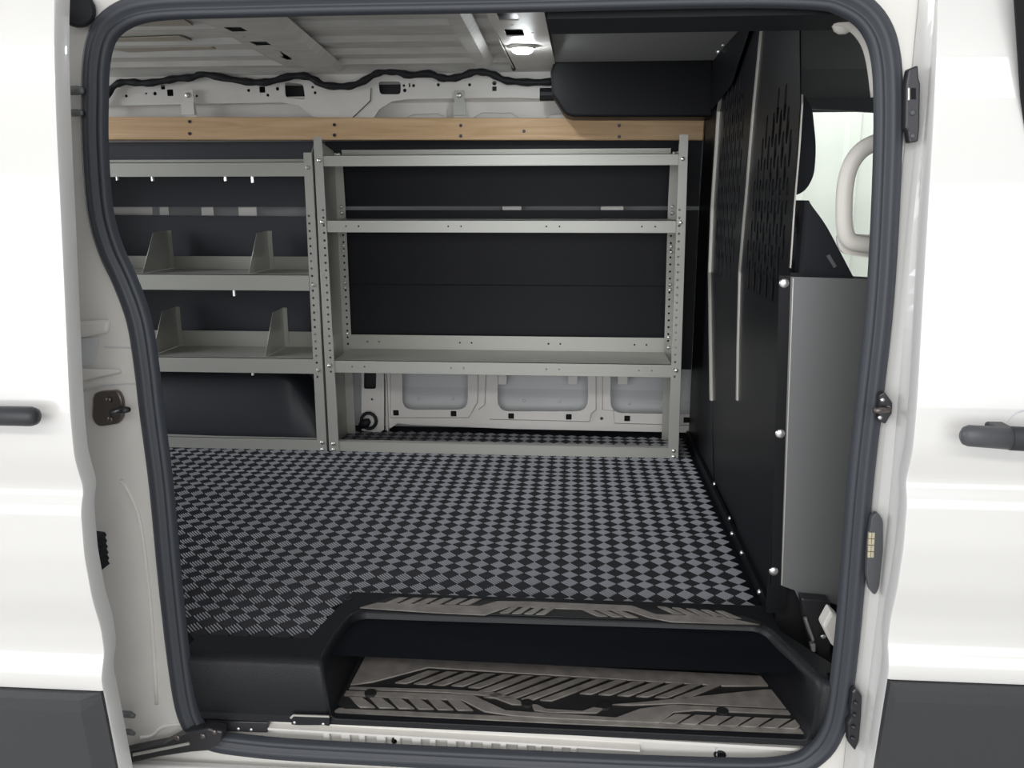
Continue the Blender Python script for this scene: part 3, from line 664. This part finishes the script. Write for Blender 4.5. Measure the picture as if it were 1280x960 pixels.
# ------------------------------------------------------------------ floor mat
def hm(x, y): return .0017*math.sin(2*math.pi*(y+.10*x)/.155)+.0011*math.sin(2*math.pi*(y-.3*x)/.41+1)
fm = thing('floor_mat', 'black rubber floor mat with chequered ribbed diamonds filling the cargo floor', 'floor mat', (-.6, 2.4, 0))
gx = [-2.14+i*.05 for i in range(52)]; gx[-1] = XB-.004; gy = [1.53+i*.02 for i in range(84)]
b = MB(); b.loft([[(x, y, hm(x, y)-.005) for x in gx] for y in gy], False)
b.build('mat_sheet', M['mat_base'], fm, smooth=True)
s = .0324; h2_ = s/math.sqrt(2)
def ridges(n=5, H=.0026):
    vs, fs = [], []; p = s/n
    for i in range(n):
        y0 = -s/2+i*p+p*.26; y1 = y0+p*.48; ym = (y0+y1)/2; a = s*.485; k = len(vs)
        vs += [(-a, y0, 0), (a, y0, 0), (a*.95, ym-p*.13, H), (-a*.95, ym-p*.13, H), (a*.95, ym+p*.13, H), (-a*.95, ym+p*.13, H), (a, y1, 0), (-a, y1, 0)]
        fs += [(k, k+1, k+2, k+3), (k+3, k+2, k+4, k+5), (k+5, k+4, k+6, k+7), (k, k+3, k+5, k+7), (k+1, k+6, k+4, k+2)]
    return vs, fs
rv, rf = ridges()
meshes = []
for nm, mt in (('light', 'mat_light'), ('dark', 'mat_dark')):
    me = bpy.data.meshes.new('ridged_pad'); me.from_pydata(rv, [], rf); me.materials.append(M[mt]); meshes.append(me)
def in_tray(x, y): return (x < -.50 and y < 1.58) or (x >= -.53 and y < 1.775)
cells = []
for i in range(-140, 140):
    for j in range(-140, 140):
        x = (i-j)*h2_; y = 2.4+(i+j)*h2_
        if not (-2.1 < x < XB-.022 and 1.55 < y < 3.19) or in_tray(x, y): continue
        d = Vector((x, y, 0))-Vector((0, 0, EYE)); zc = d.dot(FWD)
        px = 640+F_PX*d.dot(RIGHT)/zc
        if px < 120: continue
        cells.append((zc, x, y, (i+j) % 2))
cells.sort()
for parity in (0, 1): pass
for k, (zc, x, y, par) in enumerate(cells[:298]):
    nx = (hm(x+.004, y)-hm(x-.004, y))/.008; ny = (hm(x, y+.004)-hm(x, y-.004))/.008
    o = bpy.data.objects.new('ridged_pad', meshes[par]); C.objects.link(o); o.parent = fm
    zax = Vector((-nx, -ny, 1)).normalized(); a = math.radians(-45 if par == 0 else 45)
    xax = Vector((math.cos(a), math.sin(a), 0)); xax = (xax-zax*xax.dot(zax)).normalized(); yax = zax.cross(xax)
    R_ = Matrix((xax, yax, zax)).transposed().to_4x4()
    o.matrix_parent_inverse = Matrix.Translation(-part_inv(fm))
    o.matrix_basis = Matrix.Translation((x, y, hm(x, y)-.0045)) @ R_
vs, fs, mi = [], [], []
for zc, x, y, par in cells[298:]:
    a = math.radians(-45 if par == 0 else 45); ca, sa = math.cos(a), math.sin(a); k = len(vs)
    for (u, v, w) in rv:
        X, Y = x+u*ca-v*sa, y+u*sa+v*ca; vs.append((X, Y, hm(X, Y)-.0045+w))
    fs += [tuple(q+k for q in f) for f in rf]; mi += [par]*len(rf)
me = bpy.data.meshes.new('ridged_pads'); me.from_pydata(vs, [], fs); me.materials.append(M['mat_light']); me.materials.append(M['mat_dark'])
me.polygons.foreach_set('material_index', mi)
o = bpy.data.objects.new('ridged_pads', me); C.objects.link(o); o.parent = fm; o.matrix_parent_inverse = Matrix.Translation(-part_inv(fm)); o['kind'] = 'stuff'

# ------------------------------------------------------------------ moulded step
st = thing('step_tray', 'moulded black plastic step set into the cargo floor at the doorway', 'step', (-.15, 1.6, -.11))
ZT = .011; DEP = -.097; KS = .095      # the tread falls a little towards the sill
def sd_well(x, y):
    # signed distance (inside negative) to the U-shaped well, open to the front
    x0, x1, y1, r = -.490, .425+max(0, (1.668-y))*.31, 1.689, .032
    if y < 1.40: return -1
    cx = (x0+x1)/2; hx_ = (x1-x0)/2; qx = abs(x-cx)-hx_+r; qy = (y-y1)+r
    return math.hypot(max(qx, 0), max(qy, 0))+min(max(qx, qy), 0)-r
def prof_z(d, y):
    D = DEP+KS*(min(y, 1.70)-1.70)
    P = [(-.018, D), (-.013, D+.002), (-.008, D+.009), (-.001, ZT-.018), (.004, ZT-.006), (.010, ZT-.001), (.016, ZT)]
    if d <= P[0][0]: return D
    for (a, p), (b_, q) in zip(P, P[1:]):
        if d <= b_: return p+(q-p)*(d-a)/(b_-a)
    return ZT
def warp_x(x, y):
    w = max(0, min(1, (-.42-x)/.12)); return x+w*.17*(y-1.57) if y > 1.57 else x
NX = .006
xs_l = [-.787+NX*i for i in range(int((-.545+.787)/NX)+1)]; xs = [xs_l[-1]+NX*i for i in range(1, int((.552-xs_l[-1])/NX)+1)]
X_ALL = xs_l+xs; n_l = len(xs_l)-1
ys = [1.478+.0055*i for i in range(17)]; ys += [ys[-1]+.006*i for i in range(1, int((1.787-ys[-1])/.006)+1)]
vid = {}; vs = []; fs = []
def front_round(x, y):
    z = prof_z(sd_well(x, y), y); d = y-1.478
    if z > DEP+.02 and d < .022: z -= .016*(1-d/.022)**2
    ex = 1.790-y
    if ex < .008: z -= .002*(1-max(ex, 0)/.008)
    return z
def V(i, j):
    if (i, j) not in vid:
        x, y = X_ALL[i], ys[j]; x += max(0, 1.668-y)*.31*max(0, min(1, (x-.30)/.12)); x = min(x, max(.452, .452+(1.67-y)*.58)) if x > .44 and y > 1.512 else min(x, .503); z = front_round(x, y); vid[(i, j)] = len(vs); vs.append((warp_x(x, y), y, z))
    return vid[(i, j)]
for j in range(len(ys)-1):
    for i in range(len(X_ALL)-1):
        if i < n_l and ys[j+1] > 1.568: continue
        fs.append((V(i, j), V(i+1, j), V(i+1, j+1), V(i, j+1)))
# front apron down to the sill
for i in range(len(X_ALL)-1):
    a, b_ = V(i, 0), V(i+1, 0); k = len(vs); vs += [(vs[a][0], 1.488, DEP-.026), (vs[b_][0], 1.488, DEP-.026)]; fs.append((a, k, k+1, b_))
me = bpy.data.meshes.new('shell'); me.from_pydata(vs, [], fs)
bm = bmesh.new(); bm.from_mesh(me); bmesh.ops.remove_doubles(bm, verts=bm.verts, dist=1e-5); bmesh.ops.recalc_face_normals(bm, faces=bm.faces); bm.to_mesh(me); bm.free()
o = link_mesh('shell', me, M['moulded_black'], smooth=True); o.parent = st; o.matrix_parent_inverse = Matrix.Translation(-part_inv(st))
lipo = MB(); lipo.loft([[(x, y, z) for y, z in ((1.53, DEP-.0150), (1.498, DEP-.018), (1.488, DEP-.022), (1.486, DEP-.038))] for x in (-.80, .495)], False)
lipo.build('front_lip', M['moulded_black'], st)
bolt(st, at(1029, 923, 1.49), .004)
bolt(st, atz(436, 748, ZT), .010, (0, 0, 1), M['rubber_black'], name='corner_plug', h=.25)
# raised wear plates
def zplate(name, pts, Z, t, m, parent, k=0):
    uv = []
    for px, py in pts:
        d = ray(px, py); q = (Z-1.70*k-EYE)/(d.z-k*d.y); uv.append((d.x*q, d.y*q))
    return plate(name, uv, [], t, 'Z', Z-t/2+.0005, m, parent, (lambda v: (v[0], v[1], v[2]+k*(v[1]-1.70))) if k else None)
tm = thing('step_mat', 'worn brown-grey rubber mat with slanted tread bars lying in the step', 'mat', (-.05, 1.6, DEP))
ZM = DEP+.0075
def shp(pts, m='tread_brown', name='tread_plate', Z=None): return zplate(name, pts, ZM if Z is None else Z, .004, M[m], tm, KS)
zplate('mat_backing', [(452, 817), (955, 842), (968, 850), (1012, 902), (1004, 910), (700, 898), (430, 886), (422, 880)], DEP+.004, .004, M['tread_black'], tm, KS)
shp([(457, 820), (952, 845), (962, 857), (905, 857), (535, 834), (466, 852), (438, 856)])
def lnp(a, b_, t): return (a[0]+(b_[0]-a[0])*t, a[1]+(b_[1]-a[1])*t)
# upper row of bars
T0, T1 = (532, 838), (908, 857); K = 16
for k in range(K):
    t0_, t1_ = k/K+.008, k/K+.68/K
    A, B = lnp(T0, T1, t0_), lnp(T0, T1, t1_+.004)
    if k < 4: L = 15
    elif k < 6: L = 16+(k-4)*4
    elif k < 10: L = 26
    else: L = 16.5
    dx = -L*2.75
    shp([A, B, (B[0]+dx, B[1]+L), (A[0]+dx, A[1]+L)], name='tread_bar')
shp([(438, 858.5), (565, 862), (622, 866), (650, 876), (655, 881), (640, 880), (612, 869.5), (560, 865.5), (436, 861)])
shp([(433, 863.5), (590, 868.5), (632, 888), (660, 890), (770, 897), (800, 886), (840, 881), (990, 888), (993, 893), (870, 887.5), (842, 890), (824, 903), (700, 898), (640, 894), (606, 889), (578, 875), (430, 869)])
shp([(664, 880), (672, 881), (682, 886), (728, 889), (742, 884), (755, 886), (745, 891), (690, 890.5), (668, 888)])
shp([(765, 880.5), (800, 878), (955, 862), (966, 862), (992, 886), (850, 879), (790, 881)])
for k in range(6):
    A = (436+k*24.5, 871+k*.75); shp([A, (A[0]+16, A[1]+.5), (A[0]+33, A[1]+13), (A[0]+14, A[1]+12.5)], name='tread_bar')
for k in range(7):
    A = (844+k*25, 892.5+k*1.1)
    if A[0] > 1000: break
    shp([A, (A[0]+20, A[1]+.9), (A[0], A[1]+11.5), (A[0]-19, A[1]+10.5)], name='tread_bar')
for px, py in ((463, 866), (659, 879), (756, 882), (903, 889)):
    c0 = atz(px, py, ZM+.001-KS*(1.70-{866: 1.57, 879: 1.535, 882: 1.53, 889: 1.53}[py])); MB().cyl((c0.x, c0.y, c0.z-.004), (c0.x, c0.y, c0.z+.002), .0125, 14).build('stud', M['tread_black'], tm)
zplate('front_strip', [(424, 885), (700, 899), (1006, 911), (1012, 917), (700, 904), (415, 890)], DEP+.004, .003, M['tread_brown'], tm, KS)
sc = thing('scuff_strip', 'brown-grey scuff strip with slanted bars on the upper step edge', 'scuff strip', (-.05, 1.75, ZT))
ZC = ZT+.003
def shc(pts, name='tread_plate'): return zplate(name, pts, ZC, .003, M['tread_brown'], sc)
zplate('strip_backing', [(455, 757), (490, 746.5), (700, 754), (930, 770), (955, 780), (700, 771), (600, 767.5)], ZT+.001, .002, M['tread_black'], sc)
shc([(450, 759.5), (472, 753.5), (600, 757.5), (622, 751.5), (665, 752), (790, 757), (820, 768), (900, 770.5), (950, 781), (840, 777), (812, 772), (785, 763), (680, 760), (640, 757), (606, 768.5), (540, 765.5)])
for k in range(6):
    A = (499+k*18.5, 746.8+k*.3); shc([A, (A[0]+11, A[1]+.3), (A[0]-5, A[1]+7.2), (A[0]-17, A[1]+6.8)], 'tread_bar')
for k in range(4):
    A = (640+k*15, 758.2+k*.6); shc([A, (A[0]+9, A[1]+.3), (A[0]-5, A[1]+8.2), (A[0]-15, A[1]+7.8)], 'tread_bar')
for k in range(3):
    A = (727+k*19, 761.5+k*.8); shc([A, (A[0]+11, A[1]+.5), (A[0]+33, A[1]+9.0), (A[0]+20, A[1]+8.6)], 'tread_bar')
for k in range(5):
    A = (822+k*18, 758+k*1.3); shc([A, (A[0]+10, A[1]+.6), (A[0]+33, A[1]+10.0), (A[0]+20, A[1]+9.2)], 'tread_bar')

# ------------------------------------------------------------------ cab contents
se = thing('passenger_seat', 'black fabric passenger seat behind the partition edge', 'seat', (.6, 1.95, -.1))
def body_extrude(pts, Y0, Y1, name, bev):
    pp = [(max(u, XB+.022), v) for u, v in uvY(pts, Y0)]
    return MB().prism(rounded(pp, .03, 4), 'Y', Y0, Y1).build(name, M['fabric_black'], se, bevel=bev, seg=4)
body_extrude([(985, 122), (1006, 120), (1016, 135), (1021, 185), (1018, 220), (1008, 238), (985, 246)], 1.92, 2.18, 'headrest', .035)
body_extrude([(960, 252), (1000, 250), (1014, 256), (1032, 280), (1052, 318), (1074, 360), (1090, 460), (1090, 700), (960, 700)], 1.80, 2.30, 'backrest', .03)
c0 = at(1038, 325, 1.797); plate('tag', uvY([(1033, 320), (1037, 318), (1046, 333), (1042, 335)], 1.797), [], .002, 'Y', 1.797, M['side_grey'], se)
gh = thing('grab_handle', 'cream grab handle on the pillar in front of the cab window', 'grab handle', at(1085, 310, 1.62))
gp_ = smooth_path([at(px, py, 1.62) for px, py in ((1118, 172), (1098, 177), (1078, 187), (1064, 205), (1057, 230), (1055, 260), (1056, 285), (1062, 300), (1078, 305), (1118, 308))], 4)
MB().tube(gp_, .0155, 10).build('loop', M['beige'], gh, smooth=True)
plate('lower_base', rounded(uvY([(1046, 292), (1100, 294), (1100, 324), (1056, 318), (1049, 310)], 1.63), .012, 3), [], .012, 'Y', 1.635, M['beige'], gh)
# belt anchorage by the pillar foot
an = thing('seat_belt_anchor', 'dark seat belt anchor with bright fittings at the foot of the partition', 'seat belt', at(1020, 815, 1.68))
MB().prism(uvY([(1000, 745), (1036, 748), (1040, 790), (1034, 828), (1012, 808), (1004, 770)], 1.70), 'Y', 1.69, 1.72).build('bracket', M['dark_metal'], an, bevel=.004)
MB().tube([at(px, py, 1.675) for px, py in ((1006, 772), (1010, 784), (1016, 800))], .004, 7).build('steel_rod', M['zinc'], an)
MB().prism(uvY([(1011, 803), (1018, 802), (1018, 812), (1013, 813)], 1.675), 'Y', 1.665, 1.68).build('buckle', M['zinc'], an, bevel=.002)
bolt(an, at(1029, 796, 1.68), .006)
plate('webbing', uvY([(992, 735), (1020, 740), (1026, 776), (1010, 772)], 1.715), [], .003, 'Y', 1.727, M['headliner'], an)
lo = at(1034, 772, 1.60); MB().prism(uvY([(1025, 778), (1036, 758), (1048, 770), (1048, 812), (1036, 800)], 1.62), 'Y', 1.60, 1.64).build('pillar_foot', M['beige'], pt, bevel=.006)
struct(MB().box(XB+.004, .60, 1.75, 1.76, -.1, .09).build('wall_cab', M['void_black']), 'black shadowed cab panel below the grey side panel', 'wall')  # black sheet standing for the shade under the side panel

# ------------------------------------------------------------------ hardware on the jambs
YJ = 1.490
def pz(name, pts, Y0, Y1, m, par, bev=.003): return MB().prism(uvY(pts, Y0), 'Y', Y0, Y1).build(name, m, par, bevel=bev)
# right pillar
YP = 1.452
ub = thing('guide_bracket', 'black slotted guide bracket high on the right pillar', 'bracket', at(1141, 178, YP))
pz('plate', [(1133, 104), (1136, 86), (1148, 81), (1149, 98), (1151, 104), (1150, 158), (1148, 177), (1137, 179), (1135, 165), (1132, 160)], YP, YP+.02, M['dark_metal'], ub, .003)
pz('slot', [(1139, 110), (1145, 110), (1145, 124), (1139, 124)], YP-.001, YP+.004, M['void_black'], ub, 0)
pz('bright_lip', [(1135, 110), (1137, 110), (1137, 125), (1135, 125)], YP-.002, YP+.004, M['edge_metal'], ub, 0)
for py in (141, 170): bolt(ub, at(1141, py, YP), .005, mat=M['handle_grey'])
sk_ = thing('door_striker', 'dark hexagonal door striker with pin, on the right pillar', 'striker', at(1103, 528, YP))
pz('plate', [(1099, 494), (1106, 490), (1116, 504), (1115, 517), (1107, 530), (1099, 527)], YP, YP+.014, M['dark_metal'], sk_, .002)
MB().tube([at(1110, 512, YP-.004), at(1100, 513, YP-.02), at(1092, 513, YP-.02)], .0055, 8).build('pin', M['striker_metal'], sk_, smooth=True)
for px, py in ((1103, 500), (1100, 522), (1110, 510)): bolt(sk_, at(px, py, YP), .004, mat=M['zinc'])
oc = thing('contact_plate', 'dark oval contact plate with cream contacts on the right pillar', 'contact plate', at(1093, 744, YP))
pz('plate', rounded([(1090, 646), (1097, 640), (1104, 650), (1104, 690), (1099, 735), (1094, 745), (1087, 738), (1083, 720), (1085, 680)], 6, 3), YP, YP+.012, M['handle_grey'], oc, .002)
for r_ in range(4):
    for c_ in range(2):
        x0_, y0_ = 1086.2+c_*4.0-r_*.4, 666+r_*8; pz('contact', [(x0_, y0_), (x0_+3.4, y0_), (x0_+3.1, y0_+7), (x0_-.3, y0_+7)], YP-.002, YP+.003, M['contact_gold'], oc, 0)
lb = thing('guide_bracket', 'black ribbed guide bracket low on the right pillar', 'bracket', at(1068, 938, YP))
pz('plate', [(1066, 866), (1070, 861), (1078, 870), (1077, 895), (1074, 928), (1069, 939), (1060, 928), (1060, 905), (1064, 898), (1063, 886)], YP, YP+.018, M['dark_metal'], lb, .003)
for py in (878, 893, 908, 922): bolt(lb, at(1069-(py-878)*.08, py, YP), .0045, mat=M['dark_metal'], name='lug', h=1.5)
# left jamb
bc = MB().cyl(at(95, 10, 1.46), at(95, 10, 1.489), .030, 24, .032)
tag(bc.build('rubber_bumper', M['rubber_black'], bevel=.005), 'round black rubber bumper at the top left of the doorway', 'bumper')
for (px, py, hgt, lab) in ((98, 113, 10, 'upper small dark peg on the upper left jamb'), (97, 141, 8, 'lower small dark peg on the upper left jamb'), (162, 893, 9, 'upper small dark peg at the foot of the left jamb'), (162, 915, 8, 'lower small dark peg at the foot of the left jamb')):
    p_ = at(px, py, 1.47); q = p_+Vector((.012, -.004, -.001))
    tag(MB().tube([p_-Vector((.03, 0, 0)), p_, q], [hgt*.0008, hgt*.0008, hgt*.0005], 8).build('guide_peg', M['side_grey'], smooth=True), lab, 'peg', 'pegs on the left jamb')
ls = thing('door_striker', 'brown-grey door striker with steel loop, on the left jamb', 'striker', at(135, 532, YJ))
pz('plate', rounded([(115, 494), (122, 490), (147, 488), (153, 500), (153, 522), (148, 530), (122, 534), (114, 524)], 7, 3), YJ-.012, YJ, M['striker_metal'], ls, .003)
MB().tube(smooth_path([at(140, 516, YJ-.012), at(146, 515, YJ-.035), at(156, 513, YJ-.04), at(160, 512, YJ-.03), at(152, 511, YJ-.012)], 3), .0055, 8).build('loop', M['dark_metal'], ls, smooth=True)
for px, py in ((136, 500), (138, 524)): bolt(ls, at(px, py, YJ-.013), .006, mat=M['striker_metal'])
# pressed details of the left jamb
pz('pressing', [(60, 404), (136, 400), (134, 416), (104, 422), (60, 424)], YJ-.012, YJ, M['jamb_paint'], wn_, .008)
pz('pressing', [(60, 462), (146, 462), (150, 466), (104, 476), (60, 486)], YJ-.012, YJ, M['jamb_paint'], wn_, .008)
pz('recess', [(60, 424), (124, 422), (118, 456), (60, 462)], YJ-.0015, YJ, M['skin_grey'], wn_, 0)
MB().tube([at(px, py, YJ) for px, py in ((104, 489), (130, 482), (178, 479))], .0016, 6).build('panel_seam', M['skin_grey'], wn_)
MB().tube([at(px, py, YJ) for px, py in ((130, 434), (172, 435))], .0016, 6).build('panel_seam', M['skin_grey'], wn_)
MB().tube(smooth_path([at(px, py, YJ) for px, py in ((152, 600), (172, 640), (182, 700), (190, 780), (196, 880))], 3), .004, 6).build('pressed_line', M['jamb_paint'], wn_, smooth=True)
MB().tube(smooth_path([at(px, py, YJ) for px, py in ((176, 922), (190, 920), (205, 908), (230, 905))], 3), .004, 6).build('pressed_line', M['jamb_paint'], wn_, smooth=True)
# lower roller arm and carriage of the sliding door, moves with the door
ra = MB().prism(uvY([(150, 940), (166, 936), (206, 928), (234, 914), (262, 908), (280, 912), (278, 924), (264, 936), (240, 938), (200, 944), (166, 952), (150, 956)], 1.455), 'Y', 1.448, 1.475).build('roller_arm', M['dark_metal'], sd, bevel=.004)
for px, py in ((222, 922), (254, 920), (268, 915)): bolt(ra, at(px, py, 1.448), .006, mat=M['striker_metal'])
MB().prism(uvY([(236, 899), (336, 902), (335, 915), (280, 913), (240, 912)], 1.498), 'Y', 1.495, 1.511).build('roller_carriage', M['dark_metal'], sd, bevel=.002)
for px, py in ((298, 911), (314, 912)): bolt(ra, at(px, py, 1.494), .004)
MB().prism(uvY([(166, 942), (236, 928), (237, 931), (166, 945.5)], 1.446), 'Y', 1.4455, 1.449).build('bright_edge', M['edge_metal'], ra)
lt = thing('track_catch', 'small black catch with two bright screws on the door sill', 'catch', at(387, 908, 1.497))
pz('body', [(364, 896), (412, 897), (412, 908), (404, 907), (372, 907), (364, 906)], 1.478, 1.486, M['rubber_black'], lt, .002)
for px, py in ((368, 903), (404, 905)): bolt(lt, at(px, py, 1.4775), .0035)
pz('wire_frame', [(362, 897), (366, 893.5), (411, 895), (412, 897), (367, 895.5), (364, 899)], 1.477, 1.480, M['edge_metal'], lt, 0)
